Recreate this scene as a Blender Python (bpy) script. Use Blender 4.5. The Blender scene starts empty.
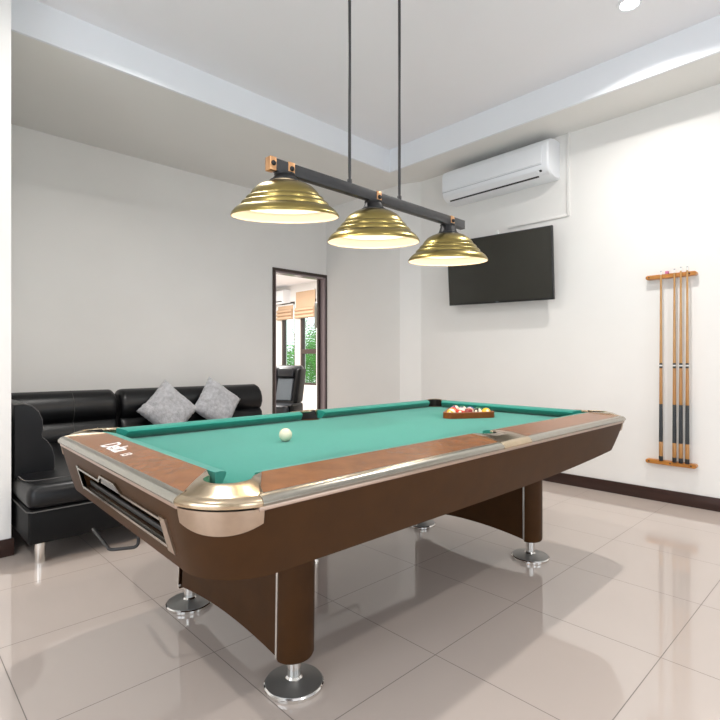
import bpy, bmesh, math, random
from mathutils import Vector, Matrix
random.seed(4)
S = bpy.context.scene
COL = S.collection
PI = math.pi

# ------------------------------------------------------------------ materials
def mat(name, color, rough=0.5, metal=0.0, var=0.0, vscale=8.0, bump=0.0, bscale=60.0,
        coat=0.0, spec=0.5, stretch=None, sheen=0.0, aniso=0.0, emit=None, estr=0.0, color2=None):
    m = bpy.data.materials.new(name); m.use_nodes = True
    nt = m.node_tree; N = nt.nodes; L = nt.links
    b = N['Principled BSDF']
    b.inputs['Base Color'].default_value = (*color, 1)
    b.inputs['Roughness'].default_value = rough
    b.inputs['Metallic'].default_value = metal
    b.inputs['Specular IOR Level'].default_value = spec
    if coat: b.inputs['Coat Weight'].default_value = coat; b.inputs['Coat Roughness'].default_value = 0.08
    if sheen: b.inputs['Sheen Weight'].default_value = sheen
    if aniso: b.inputs['Anisotropic'].default_value = aniso
    if emit: b.inputs['Emission Color'].default_value = (*emit, 1); b.inputs['Emission Strength'].default_value = estr
    if var or bump or color2:
        tc = N.new('ShaderNodeTexCoord'); mp = N.new('ShaderNodeMapping')
        L.new(tc.outputs['Object'], mp.inputs['Vector'])
        if stretch: mp.inputs['Scale'].default_value = stretch
    if var or color2:
        n = N.new('ShaderNodeTexNoise'); n.inputs['Scale'].default_value = vscale; n.inputs['Detail'].default_value = 5
        L.new(mp.outputs['Vector'], n.inputs['Vector'])
        r = N.new('ShaderNodeValToRGB')
        c2 = color2 or tuple(min(1, c * (1 + var)) for c in color)
        c1 = color if color2 else tuple(c * (1 - var) for c in color)
        r.color_ramp.elements[0].position = 0.3; r.color_ramp.elements[0].color = (*c1, 1)
        r.color_ramp.elements[1].position = 0.7; r.color_ramp.elements[1].color = (*c2, 1)
        L.new(n.outputs['Fac'], r.inputs['Fac']); L.new(r.outputs['Color'], b.inputs['Base Color'])
    if bump:
        n2 = N.new('ShaderNodeTexNoise'); n2.inputs['Scale'].default_value = bscale; n2.inputs['Detail'].default_value = 4
        L.new(mp.outputs['Vector'], n2.inputs['Vector'])
        bp = N.new('ShaderNodeBump'); bp.inputs['Strength'].default_value = bump; bp.inputs['Distance'].default_value = 0.01
        L.new(n2.outputs['Fac'], bp.inputs['Height']); L.new(bp.outputs['Normal'], b.inputs['Normal'])
    return m

M = {}
M['wall'] = mat('wall_paint', (0.825, 0.81, 0.785), 0.85, var=0.015, vscale=2, bump=0.03, bscale=120)
M['ceil'] = mat('ceiling_paint', (0.86, 0.855, 0.88), 0.9, var=0.01, vscale=2)
M['soffit'] = mat('soffit_paint', (0.80, 0.79, 0.765), 0.9, var=0.01, vscale=2)
M['fascia'] = mat('fascia_daylit', (0.84, 0.86, 0.895), 0.9, var=0.01, vscale=2)  # bluish daylight on the boards is in the colour
M['base'] = mat('baseboard_wood', (0.035, 0.014, 0.010), 0.35, var=0.2, vscale=6, stretch=(1, 1, 8))
M['apron'] = mat('apron_laminate', (0.050, 0.0195, 0.0045), 0.5, spec=.18, var=0.10, vscale=14, bump=0.05, bscale=300)
M['rail'] = mat('rail_wood', (0.230, 0.085, 0.023), 0.26, var=0.16, vscale=20, bump=0.03, bscale=400, spec=.45)
M['steel'] = mat('brushed_steel', (0.58, 0.465, 0.325), 0.20, 1.0, var=0.05, vscale=60)  # gold of the reflected warm lamps put into the steel colour
M['moulding'] = mat('moulding_steel', (0.42, 0.40, 0.35), 0.25, 1.0, var=0.04, vscale=60)
M['plate'] = mat('satin_corner_plate', (0.47, 0.37, 0.29), 0.30, 1.0, var=0.05, vscale=40)
M['trimstrip'] = mat('satin_trim_strip', (0.50, 0.38, 0.31), 0.4, 0.8)
M['chrome'] = mat('chrome', (0.80, 0.79, 0.77), 0.12, 1.0)
M['footmetal'] = mat('foot_gunmetal', (0.30, 0.295, 0.285), 0.42, 0.8)
M['black'] = mat('black_plastic', (0.008, 0.008, 0.009), 0.45)
M['pocket'] = mat('pocket_leather', (0.006, 0.005, 0.005), 0.55)
M['felt'] = mat('green_felt', (0.017, 0.250, 0.198), 0.95, var=0.05, vscale=90, bump=0.06, bscale=900, sheen=0.25, spec=0.1)
M['dark_tray'] = mat('dark_tray', (0.018, 0.010, 0.008), 0.25)
M['white_ink'] = mat('white_ink', (0.85, 0.85, 0.85), 0.6)
M['bar'] = mat('lamp_bar_black', (0.030, 0.030, 0.032), 0.42, var=0.1, vscale=30)
M['copper'] = mat('copper_clip', (0.72, 0.40, 0.20), 0.32, 0.9)
M['lining'] = mat('shade_lining', (0.46, 0.39, 0.31), 0.6)
M['bulb'] = mat('bulb_glass', (1, 0.9, 0.75), 0.3, emit=(1, 0.80, 0.52), estr=6.0)
M['leather'] = mat('black_leather', (0.0032, 0.0035, 0.0046), 0.36, var=0.2, vscale=5, bump=0.10, bscale=40, spec=0.4)
M['leather2'] = mat('black_leather_matte', (0.0042, 0.0042, 0.0045), 0.55, bump=0.08, bscale=60, spec=.2)
M['recliner'] = mat('lit_black_leather', (0.020, 0.022, 0.028), 0.38, bump=0.05, bscale=60)  # black leather made lighter and bluer, as if lit
M['stitch'] = mat('grey_stitching', (0.085, 0.082, 0.08), 0.7)
M['fur'] = mat('grey_plush', (0.47, 0.47, 0.49), 0.95, var=0.22, vscale=26, bump=0.9, bscale=75, sheen=0.5, spec=0.1)
M['acwhite'] = mat('white_plastic', (0.84, 0.86, 0.89), 0.35)
M['acgrey'] = mat('grey_plastic', (0.50, 0.52, 0.55), 0.4)
M['screen'] = mat('tv_screen', (0.026, 0.0255, 0.020), 0.16, spec=0.6)
M['bezel'] = mat('tv_bezel', (0.008, 0.008, 0.009), 0.35)
M['rackwood'] = mat('orange_wood', (0.50, 0.20, 0.035), 0.35, var=0.15, vscale=12, stretch=(1, 1, 6), coat=0.3)
M['cuewood'] = mat('cue_maple', (0.50, 0.27, 0.095), 0.35, var=0.12, vscale=20, stretch=(8, 8, .6), coat=0.3)
M['cuewood2'] = mat('cue_butt_wood', (0.42, 0.20, 0.055), 0.35, var=0.15, vscale=20, stretch=(8, 8, .6), coat=0.3)
M['wrap'] = mat('cue_wrap', (0.035, 0.040, 0.044), 0.7, var=0.3, vscale=200)
M['white'] = mat('white_ring', (0.8, 0.8, 0.78), 0.4)
M['tri'] = mat('triangle_wood', (0.21, 0.055, 0.008), 0.42, var=0.2, vscale=25, spec=.25)
M['blind'] = mat('roman_blind_fabric', (0.60, 0.42, 0.28), 0.9, var=0.12, vscale=60, stretch=(1, 1, 12), bump=0.2, bscale=150)
M['frame'] = mat('dark_brown_frame', (0.050, 0.032, 0.026), 0.4, var=0.15, vscale=10)
M['jamb'] = mat('jamb_reflection_tint', (0.30, 0.235, 0.245), 0.2)  # brown frame lightened to imitate light reflected in its gloss
M['leaf'] = mat('leaf_green', (0.10, 0.36, 0.05), 0.5, var=0.45, vscale=5)
M['stem'] = mat('stem_green', (0.12, 0.18, 0.05), 0.6)
M['grass'] = mat('lawn', (0.16, 0.34, 0.09), 0.9, var=0.3, vscale=9)
M['yellow'] = mat('yellow_sticker', (0.85, 0.62, 0.04), 0.5)
M['sage'] = mat('olive_screen', (0.075, 0.080, 0.058), 0.25)
M['silver'] = mat('grey_pad', (0.25, 0.29, 0.33), 0.4)
M['chalk'] = mat('pink_chalk', (0.55, 0.16, 0.30), 0.8)
M['lens'] = mat('downlight_lens', (1, 1, 1), 0.4, emit=(0.92, 0.96, 1.0), estr=22.0)
M['ivory'] = mat('ivory_resin', (0.80, 0.74, 0.55), 0.10, coat=0.5)

def brass_mat():
    m = mat('antique_brass', (0.31, 0.245, 0.085), 0.28, 1.0)
    nt = m.node_tree; N = nt.nodes; L = nt.links; b = N['Principled BSDF']
    tc = N.new('ShaderNodeTexCoord'); mp = N.new('ShaderNodeMapping'); mp.inputs['Scale'].default_value = (1, 1, 120)
    n = N.new('ShaderNodeTexNoise'); n.inputs['Scale'].default_value = 6
    L.new(tc.outputs['Object'], mp.inputs['Vector']); L.new(mp.outputs['Vector'], n.inputs['Vector'])
    bp = N.new('ShaderNodeBump'); bp.inputs['Strength'].default_value = 0.06; bp.inputs['Distance'].default_value = 0.01
    L.new(n.outputs['Fac'], bp.inputs['Height']); L.new(bp.outputs['Normal'], b.inputs['Normal'])
    b.inputs['Anisotropic'].default_value = 0.55
    tg = N.new('ShaderNodeTangent'); tg.direction_type = 'RADIAL'; tg.axis = 'Z'
    L.new(tg.outputs['Tangent'], b.inputs['Tangent'])
    return m
M['brass'] = brass_mat()

def floor_mat():
    m = mat('polished_porcelain_tile', (0.60, 0.535, 0.50), 0.07, spec=0.85)
    nt = m.node_tree; N = nt.nodes; L = nt.links; b = N['Principled BSDF']
    tc = N.new('ShaderNodeTexCoord'); sp = N.new('ShaderNodeSeparateXYZ'); L.new(tc.outputs['Object'], sp.inputs['Vector'])
    def line(out, off):
        a = N.new('ShaderNodeMath'); a.operation = 'SUBTRACT'; a.inputs[1].default_value = off; L.new(out, a.inputs[0])
        p = N.new('ShaderNodeMath'); p.operation = 'PINGPONG'; p.inputs[1].default_value = 0.3; L.new(a.outputs[0], p.inputs[0])
        c = N.new('ShaderNodeMath'); c.operation = 'LESS_THAN'; c.inputs[1].default_value = 0.0016; L.new(p.outputs[0], c.inputs[0])
        return c
    lx = line(sp.outputs['X'], 0.342); ly = line(sp.outputs['Y'], -0.006)
    mx = N.new('ShaderNodeMath'); mx.operation = 'MAXIMUM'; L.new(lx.outputs[0], mx.inputs[0]); L.new(ly.outputs[0], mx.inputs[1])
    n = N.new('ShaderNodeTexNoise'); n.inputs['Scale'].default_value = 1.6; n.inputs['Detail'].default_value = 6
    L.new(tc.outputs['Object'], n.inputs['Vector'])
    r = N.new('ShaderNodeValToRGB')
    r.color_ramp.elements[0].color = (0.545, 0.465, 0.415, 1); r.color_ramp.elements[1].color = (0.58, 0.50, 0.45, 1)
    L.new(n.outputs['Fac'], r.inputs['Fac'])
    mixc = N.new('ShaderNodeMix'); mixc.data_type = 'RGBA'
    L.new(mx.outputs[0], mixc.inputs['Factor']); L.new(r.outputs['Color'], mixc.inputs['A'])
    mixc.inputs['B'].default_value = (0.17, 0.14, 0.12, 1)
    L.new(mixc.outputs['Result'], b.inputs['Base Color'])
    mr = N.new('ShaderNodeMath'); mr.operation = 'MULTIPLY_ADD'; mr.inputs[1].default_value = 0.5; mr.inputs[2].default_value = 0.055
    L.new(mx.outputs[0], mr.inputs[0]); L.new(mr.outputs[0], b.inputs['Roughness'])
    return m
M['floor'] = floor_mat()

def glass_mat():
    m = bpy.data.materials.new('window_glass'); m.use_nodes = True
    nt = m.node_tree; N = nt.nodes; L = nt.links; N.clear()
    o = N.new('ShaderNodeOutputMaterial'); t = N.new('ShaderNodeBsdfTransparent'); g = N.new('ShaderNodeBsdfGlossy')
    g.inputs['Roughness'].default_value = 0.02; t.inputs['Color'].default_value = (0.94, 0.97, 0.96, 1)
    f = N.new('ShaderNodeLayerWeight'); f.inputs['Blend'].default_value = 0.12
    mx = N.new('ShaderNodeMixShader'); L.new(f.outputs[0], mx.inputs[0]); L.new(t.outputs[0], mx.inputs[1]); L.new(g.outputs[0], mx.inputs[2])
    L.new(mx.outputs[0], o.inputs['Surface']); return m
M['glass'] = glass_mat()

def ball_mat(name, color, stripe):
    m = mat(name, color, 0.10, coat=0.6)
    nt = m.node_tree; N = nt.nodes; L = nt.links; b = N['Principled BSDF']
    tc = N.new('ShaderNodeTexCoord'); sp = N.new('ShaderNodeSeparateXYZ'); L.new(tc.outputs['Object'], sp.inputs['Vector'])
    def cmp(out, op, v):
        c = N.new('ShaderNodeMath'); c.operation = op; c.inputs[1].default_value = v; L.new(out, c.inputs[0]); return c
    ab = N.new('ShaderNodeMath'); ab.operation = 'ABSOLUTE'; L.new(sp.outputs['X'], ab.inputs[0])
    disc = cmp(ab.outputs[0], 'GREATER_THAN', 0.0272)
    if stripe:
        az = N.new('ShaderNodeMath'); az.operation = 'ABSOLUTE'; L.new(sp.outputs['Z'], az.inputs[0])
        st = cmp(az.outputs[0], 'GREATER_THAN', 0.0155)
        mxx = N.new('ShaderNodeMath'); mxx.operation = 'MAXIMUM'; L.new(st.outputs[0], mxx.inputs[0]); L.new(disc.outputs[0], mxx.inputs[1]); src = mxx
    else: src = disc
    mixc = N.new('ShaderNodeMix'); mixc.data_type = 'RGBA'; L.new(src.outputs[0], mixc.inputs['Factor'])
    mixc.inputs['A'].default_value = (*color, 1); mixc.inputs['B'].default_value = (0.82, 0.77, 0.62, 1)
    L.new(mixc.outputs['Result'], b.inputs['Base Color'])
    return m

# ------------------------------------------------------------------ mesh helpers
def finish(name, bm, m, parent=None, smooth=35, loc=None):
    bmesh.ops.recalc_face_normals(bm, faces=bm.faces[:])
    me = bpy.data.meshes.new(name); bm.to_mesh(me); bm.free()
    if smooth:
        me.polygons.foreach_set('use_smooth', [True] * len(me.polygons))
        me.set_sharp_from_angle(angle=math.radians(smooth))
    me.materials.append(m)
    o = bpy.data.objects.new(name, me); COL.objects.link(o)
    if parent: o.parent = parent
    if loc: o.location = loc
    return o

def tag(o, label, cat, group=None):
    o['label'] = label; o['category'] = cat
    if group: o['group'] = group
    return o

def thing(name, label, cat, loc=(0, 0, 0), rotz=0, group=None):
    o = bpy.data.objects.new(name, None); COL.objects.link(o)
    o.empty_display_size = 0.05
    o.location = loc; o.rotation_euler = (0, 0, rotz)
    return tag(o, label, cat, group)

def struct(name, bm, m, parent=None, smooth=35):
    o = finish(name, bm, m, parent, smooth)
    if not parent: o['kind'] = 'structure'
    return o

def box(bm, x0, x1, y0, y1, z0, z1, bev=0.0, seg=2):
    v = [bm.verts.new(p) for p in [(x0, y0, z0), (x1, y0, z0), (x1, y1, z0), (x0, y1, z0), (x0, y0, z1), (x1, y0, z1), (x1, y1, z1), (x0, y1, z1)]]
    fs = [bm.faces.new([v[i] for i in f]) for f in [(0, 3, 2, 1), (4, 5, 6, 7), (0, 1, 5, 4), (1, 2, 6, 5), (2, 3, 7, 6), (3, 0, 4, 7)]]
    if bev:
        es = list({e for f in fs for e in f.edges})
        bmesh.ops.bevel(bm, geom=es, offset=bev, segments=seg, affect='EDGES', profile=0.5)
    return bm

def B(*a, **k): return box(bmesh.new(), *a, **k)

def loft(bm, rows, closed=True, cap=True):
    vr = [[bm.verts.new(p) for p in r] for r in rows]
    n = len(vr[0])
    for a, b in zip(vr, vr[1:]):
        for i in range(n if closed else n - 1):
            j = (i + 1) % n
            bm.faces.new((a[i], a[j], b[j], b[i]))
    if cap and closed:
        bm.faces.new(vr[0][::-1]); bm.faces.new(vr[-1])
    return vr

def prism(bm, poly, z0, z1):
    loft(bm, [[(x, y, z0) for x, y in poly], [(x, y, z1) for x, y in poly]])
    return bm

def lathe(bm, prof, cx=0, cy=0, cz=0, n=48, cap=True):
    rows = []
    for r, z in prof:
        rows.append([(cx + r * math.cos(2 * PI * i / n), cy + r * math.sin(2 * PI * i / n), cz + z) for i in range(n)])
    loft(bm, rows, True, cap)
    return bm

def tube(bm, pts, r, n=10, cap=True):
    pts = [Vector(p) for p in pts]
    rows = []; prev = None
    for i, p in enumerate(pts):
        if i == 0: d = pts[1] - p
        elif i == len(pts) - 1: d = p - pts[i - 1]
        else: d = (pts[i + 1] - p).normalized() + (p - pts[i - 1]).normalized()
        d.normalize()
        if prev is None:
            u = d.orthogonal().normalized()
        else:
            u = (prev - d * prev.dot(d)).normalized()
        prev = u; w = d.cross(u)
        rows.append([p + (u * math.cos(2 * PI * k / n) + w * math.sin(2 * PI * k / n)) * r for k in range(n)])
    loft(bm, rows, True, cap)
    return bm

def sphere(bm, c, r, u=32, v=20):
    bmesh.ops.create_uvsphere(bm, u_segments=u, v_segments=v, radius=r, matrix=Matrix.Translation(c)); return bm

def wall_holes(axis, pos, thick, a0, a1, z0, z1, holes):
    """slab wall normal to axis; holes = (a0,a1,z0,z1)"""
    bm = bmesh.new()
    xs = sorted({a0, a1, *[h[0] for h in holes], *[h[1] for h in holes]})
    for p, q in zip(xs, xs[1:]):
        hs = sorted([(h[2], h[3]) for h in holes if h[0] <= p + 1e-6 and h[1] >= q - 1e-6])
        zc = z0; segs = []
        for b, t in hs:
            if b > zc: segs.append((zc, b))
            zc = t
        if zc < z1: segs.append((zc, z1))
        for b, t in segs:
            if axis == 'x': box(bm, pos, pos + thick, p, q, b, t)
            else: box(bm, p, q, pos, pos + thick, b, t)
    return bm

def boolean(o, cutter):
    md = o.modifiers.new('cut', 'BOOLEAN'); md.operation = 'DIFFERENCE'; md.object = cutter; md.solver = 'EXACT'
    dg = bpy.context.evaluated_depsgraph_get(); dg.update()
    me = bpy.data.meshes.new_from_object(o.evaluated_get(dg))
    o.modifiers.clear(); o.data = me
    bpy.data.objects.remove(cutter)

def dup(root, loc=None, rotz=None, label=None, group=None):
    r = root.copy(); COL.objects.link(r)
    if loc: r.location = loc
    if rotz is not None: r.rotation_euler = (0, 0, rotz)
    if label: r['label'] = label
    if group: r['group'] = group
    for ch in list(root.children):
        c = ch.copy(); COL.objects.link(c); c.parent = r
        for g in list(ch.children):
            d = g.copy(); COL.objects.link(d); d.parent = c
    return r

def fillet(pts, r, n=6):
    """round the inner corners of a 3D polyline"""
    pts = [Vector(p) for p in pts]; out = [pts[0]]
    for a, b, c in zip(pts, pts[1:], pts[2:]):
        d1 = (a - b).normalized(); d2 = (c - b).normalized()
        p = b + d1 * r; q = b + d2 * r
        for i in range(n + 1):
            t = i / n
            out.append((1 - t) ** 2 * p + 2 * t * (1 - t) * b + t * t * q)
    out.append(pts[-1]); return out

# ------------------------------------------------------------------ room constants
XW, YB = 4.53, 5.27          # screen wall, door wall
XP = 4.42                    # column face beside the door
ZS, ZC = 3.18, 3.42          # soffit, tray ceiling
TX0, TX1, TY0, TY1 = -1.45, 4.05, -1.45, 3.76
RX0, RY0 = -2.3, -2.3

# floor
struct('floor', B(RX0, 6.5, RY0, 10.4, -0.06, 0.0), M['floor'], smooth=0)
# ceiling tray
struct('ceiling', B(RX0 - .1, XW + .1, RY0 - .1, YB + .1, ZC, ZC + 0.08), M['ceil'], smooth=0)
bm = bmesh.new()
box(bm, RX0, XW, TY1 + .02, YB, ZS, ZC); box(bm, RX0, XW, RY0, TY0 - .02, ZS, ZC)
box(bm, TX1 + .02, XW, TY0 - .02, TY1 + .02, ZS, ZC); box(bm, RX0, TX0 - .02, TY0 - .02, TY1 + .02, ZS, ZC)
struct('trim_1', bm, M['soffit'], smooth=0)
bm = bmesh.new()     # fascia boards of the tray, window daylight put into their colour
box(bm, TX0, TX1, TY1, TY1 + .02, ZS - .0015, ZC); box(bm, TX1, TX1 + .02, TY0, TY1 + .02, ZS - .0015, ZC)
box(bm, TX0, TX1, TY0 - .02, TY0, ZS - .0015, ZC); box(bm, TX0 - .02, TX0, TY0 - .02, TY1 + .02, ZS - .0015, ZC)
struct('trim_2', bm, M['fascia'], smooth=0)
# walls
struct('wall_right', B(XW, XW + .12, RY0, YB + .12, 0, ZC), M['wall'], smooth=0)
DX0, DX1, DZ = 3.585, 4.405, 2.245
struct('wall_back', wall_holes('y', YB, .12, RX0, XW, 0, ZC, [(DX0, DX1, 0, DZ)]), M['wall'], smooth=0)
bm = bmesh.new(); prism(bm, [(XW, 3.71), (XP, 3.94), (XP, YB), (XW, YB)], 0, ZS)
struct('wall_column', bm, M['wall'], smooth=0).name = 'wall_corner'
struct('wall_left', B(RX0, 0.567, 3.50, YB, 0, ZC), M['wall'], smooth=0)
struct('wall_front', wall_holes('y', RY0 - .12, .12, RX0, XW, 0, ZC, [(-0.9, 0.6, 0.1, 2.5), (1.4, 2.9, 0.1, 2.5)]), M['wall'], smooth=0)
struct('wall_side', wall_holes('x', RX0 - .12, .12, RY0, 3.5, 0, ZC, [(-0.9, 1.9, 0.1, 2.5)]), M['wall'], smooth=0)
# baseboards
struct('baseboard_right', B(XW - .014, XW, RY0, 3.71, 0, .10, bev=.003), M['base'])
struct('baseboard_back', B(.567, DX0 - .05, YB - .014, YB, 0, .10, bev=.003), M['base'])
struct('baseboard_left', B(RX0, .580, 3.486, 3.50, 0, .10, bev=.003), M['base'])
bm = bmesh.new(); prism(bm, [(XW, 3.70), (XP - .012, 3.935), (XP - .012, YB), (XP, YB), (XP, 3.94), (XW, 3.715)], 0, .10)
struct('baseboard_corner', bm, M['base'])
# rear windows' frames (behind the camera)
def win_frame_y(name, x0, x1, z0, z1, y):
    bm = bmesh.new(); w = .05
    box(bm, x0, x0 + w, y, y + .08, z0, z1); box(bm, x1 - w, x1, y, y + .08, z0, z1)
    box(bm, x0 + w, x1 - w, y, y + .08, z0, z0 + w); box(bm, x0 + w, x1 - w, y, y + .08, z1 - w, z1)
    box(bm, (x0 + x1) / 2 - .03, (x0 + x1) / 2 + .03, y + .003, y + .077, z0 + w, z1 - w)
    return struct(name, bm, M['frame'], smooth=0)
win_frame_y('window_3', -0.9, 0.6, .1, 2.5, RY0 - .10); win_frame_y('window_4', 1.4, 2.9, .1, 2.5, RY0 - .10)
bm = bmesh.new(); w = .05
for a, b in [(-.9, -.85), (.47, .53), (1.85, 1.9)]: box(bm, RX0 - .10, RX0 - .02, a, b, .1, 2.5)
for a, b in [(-.85, .47), (.53, 1.85)]:
    box(bm, RX0 - .10, RX0 - .02, a, b, .1, .15); box(bm, RX0 - .10, RX0 - .02, a, b, 2.45, 2.5)
struct('window_5', bm, M['frame'], smooth=0)

# door frame
bm = bmesh.new()
box(bm, DX0 - .035, DX0, YB - .014, YB + .0, 0, DZ + .035); box(bm, DX1, DX1 + .014, YB - .014, YB, 0, DZ + .035)
box(bm, DX0, DX1, YB - .014, YB, DZ, DZ + .035)
d = struct('door_1', bm, M['frame'], smooth=0)
bm = bmesh.new()
box(bm, DX0, DX0 + .02, YB, YB + .12, 0, DZ); box(bm, DX0 + .02, DX1 - .02, YB, YB + .12, DZ - .02, DZ)
box(bm, DX1 - .02, DX1, YB, YB + .12, 0, DZ)
finish('door_lining', bm, M['jamb'], d, smooth=0)
bm = bmesh.new(); box(bm, DX1 - .055, DX1 - .02, YB + .085, YB + .118, 0, DZ - .02)
finish('door_stop', bm, M['frame'], d, smooth=0)

# ------------------------------------------------------------------ neighbouring room
XF, ZF = 6.5, 2.75
W1 = (8.80, 9.30); W2 = (8.07, 8.62); WZ0, WZ1 = 0.62, 2.40
struct('wall_far', wall_holes('x', XF, .15, 5.39, 10.4, 0, ZF, [(W1[0], W1[1], WZ0, WZ1), (W2[0], W2[1], WZ0, WZ1)]), M['wall'], smooth=0)
struct('wall_end', B(2.5, XF, 10.4, 10.5, 0, ZF), M['wall'], smooth=0)
struct('wall_near', B(2.4, 2.5, 5.39, 10.5, 0, ZF), M['wall'], smooth=0)
struct('wall_pier', B(5.06, XF, 5.39, 6.25, 0, ZF), M['wall'], smooth=0)
struct('ceiling_neighbour', B(2.4, XF + .15, 5.39, 10.5, ZF, ZF + .08), M['ceil'], smooth=0)
def win_far(name, a0, a1, mid):
    bm = bmesh.new(); w = .045; x0, x1 = XF + .02, XF + .10
    box(bm, x0, x1, a0, a0 + w, WZ0, WZ1); box(bm, x0, x1, a1 - w, a1, WZ0, WZ1)
    box(bm, x0, x1, a0 + w, a1 - w, WZ0, WZ0 + w); box(bm, x0, x1, a0 + w, a1 - w, WZ1 - w, WZ1)
    if mid: box(bm, x0, x1, a0 + w, a1 - w, 1.27, 1.37)
    o = struct(name, bm, M['frame'], smooth=0)
    finish('pane', B(XF + .055, XF + .060, a0 + w, a1 - w, WZ0 + w, WZ1 - w), M['glass'], o, smooth=0)
win_far('window_1', W1[0], W1[1], False); win_far('window_2', W2[0], W2[1], True)

def blind(name, label, a0, a1, z0, z1):
    bm = bmesh.new(); prof = []
    zz = z1; n = 4; x = XF
    front = [(x - .03, z1)]
    upper = z0 + .22
    front.append((x - .032, upper + .01))
    for k in range(3):      # stacked folds at the bottom
        zt = upper - k * .075; front += [(x - .075, zt - .015), (x - .085, zt - .055), (x - .045, zt - .072)]
    front += [(x - .02, z0), (x - .012, z1)]
    loft(bm, [[(px, a0, pz) for px, pz in front], [(px, a1, pz) for px, pz in front]])
    o = finish(name, bm, M['blind'], None, 30)
    r = finish('head_rail', B(x - .045, x - .004, a0, a1, z1, z1 + .03), M['white'], o)
    return tag(o, label, 'blind', 'roman blinds in the next room')
blind('roman_blind', 'beige roman blind half lowered over the left window seen through the doorway', 8.83, 9.38, 2.02, 2.32)
blind('roman_blind', 'beige roman blind half lowered over the right window seen through the doorway', 8.08, 8.72, 2.02, 2.58)

# neighbouring room air conditioner
ac2 = thing('air_conditioner', 'small white air conditioner with a yellow sticker seen through the doorway', 'air conditioner', (XF, 9.32, 2.36))
prof = [(0, 0.02), (0, .29), (-.14, .30), (-.20, .27), (-.21, .08), (-.16, 0)]
bm = bmesh.new(); loft(bm, [[(px, -.36, pz) for px, pz in prof], [(px, .42, pz) for px, pz in prof]])
finish('body', bm, M['acwhite'], ac2)
finish('louver', B(-.205, -.188, -.30, .36, .035, .05), M['black'], ac2)
bm = bmesh.new(); loft(bm, [[(-.211, -.03, .13), (-.211, .05, .13), (-.211, .01, .22)], [(-.206, -.03, .13), (-.206, .05, .13), (-.206, .01, .22)]])
finish('sticker', bm, M['yellow'], ac2)

# wall screen seen on edge
ws = thing('wall_screen', 'narrow dark screen on a wall arm seen edge-on inside the doorway', 'screen', (4.875, 5.93, 1.63), math.radians(-12))
finish('panel', B(-.025, .02, -.17, .19, .0, .39, bev=.006), M['sage'], ws)
finish('bracket', B(.02, .175, -.03, .03, .15, .24, bev=.004), M['black'], ws)

# black recliner
rc = thing('recliner', 'black leather recliner with a grey back pad seen through the doorway', 'armchair', (4.57, 6.55, 0), math.radians(-146))
# local: +x is the way the chair faces
finish('base', B(-.30, .32, -.27, .27, .0, .26, bev=.04), M['leather2'], rc)
finish('seat', B(-.20, .42, -.24, .24, .26, .46, bev=.06, seg=3), M['recliner'], rc)
def lean_pad(name, x0, x1, y0, y1, z0, z1, m, bev, lean=0.36):
    bm = B(x0, x1, y0, y1, z0, z1, bev=bev, seg=3)
    for v in bm.verts: v.co.x -= (v.co.z - .45) * lean
    return finish(name, bm, m, rc)
lean_pad('backrest', -.26, -.10, -.24, .24, .40, 1.05, M['recliner'], .06)
lean_pad('back_pad', -.11, -.065, -.13, .13, .50, .84, M['silver'], .015)
hr = lean_pad('headrest', -.11, -.01, -.14, .14, .86, 1.02, M['recliner'], .04)
for s in (-1, 1):
    lean_pad('wing', -.30, .0, s * .22 - .04, s * .22 + .04, .46, 1.00, M['leather2'], .035)
    finish('armrest', B(-.2, .30, s * .26 - .045, s * .26 + .045, .12, .47, bev=.04, seg=3), M['leather2'], rc)

# garden behind the windows
struct('ground', B(XF + .15, 16, 2, 20, -.2, -.06), M['grass'], smooth=0)
def palm(loc, h, n, seed, label):
    rnd = random.Random(seed)
    t = thing('garden_palm', label, 'plant', loc, 0, 'palms outside the windows')
    bm = bmesh.new()
    bl = bmesh.new()
    for k in range(n):
        a = 2 * PI * k / n + rnd.uniform(-.3, .3); el = rnd.uniform(1.0, 1.42); ln = h * rnd.uniform(.6, .95)
        pts = []
        for i in range(7):
            s = i / 6; r_ = ln * s * math.cos(el) * (1 + .25 * s); z = .05 + ln * s * math.sin(el) - .42 * h * s * s * math.cos(el)
            pts.append(Vector((r_ * math.cos(a), r_ * math.sin(a), z)))
        tube(bm, pts, .008, 5)
        for i in range(1, 22):
            s = i / 22 * 6; j = min(5, int(s)); p = pts[j].lerp(pts[j + 1], s - j); dirn = (pts[j + 1] - pts[j]).normalized()
            side = dirn.cross(Vector((0, 0, 1))).normalized()
            if i < 5: continue
            for sg in (-1, 1):
                ll = .34 * h / 2 * math.sin(PI * (i - 2) / 21) + .05
                tip = p + side * sg * ll + dirn * ll * .55 - Vector((0, 0, ll * .28))
                mid = p.lerp(tip, .45) + Vector((0, 0, .02))
                wv = dirn * .020
                v = [bl.verts.new(q) for q in (p, mid - wv, tip, mid + wv)]
                bl.faces.new(v)
    finish('stem', bm, M['stem'], t); finish('foliage', bl, M['leaf'], t, smooth=0)
palm((8.30, 9.85, -.06), 2.7, 14, 1, 'arching green palm outside the right window, nearest the glass')
palm((8.65, 11.95, -.06), 3.0, 15, 2, 'arching green palm outside the left window behind the recliner')
palm((11.4, 14.6, -.06), 3.0, 15, 5, 'deeper green palm far behind the palm at the left window')
palm((11.2, 12.8, -.06), 3.0, 15, 3, 'deeper green palm far behind the palm at the right window')

# ------------------------------------------------------------------ pool table
T = thing('pool_table', 'green felt pool table with brown body and steel corners in the middle of the room', 'pool table', (1.85, 1.778, 0))
HXC, HYC = 1.19, .592       # rail wood / cushion line
HXW, HYW = 1.313, .732      # rail wood / moulding line
HXO, HYO = 1.343, .762      # outermost
ZI, ZW = .816, .801         # rail top inside, outside
BED = .766; NOSE = .805; CW = .053
RC = .195                    # corner radius

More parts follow.
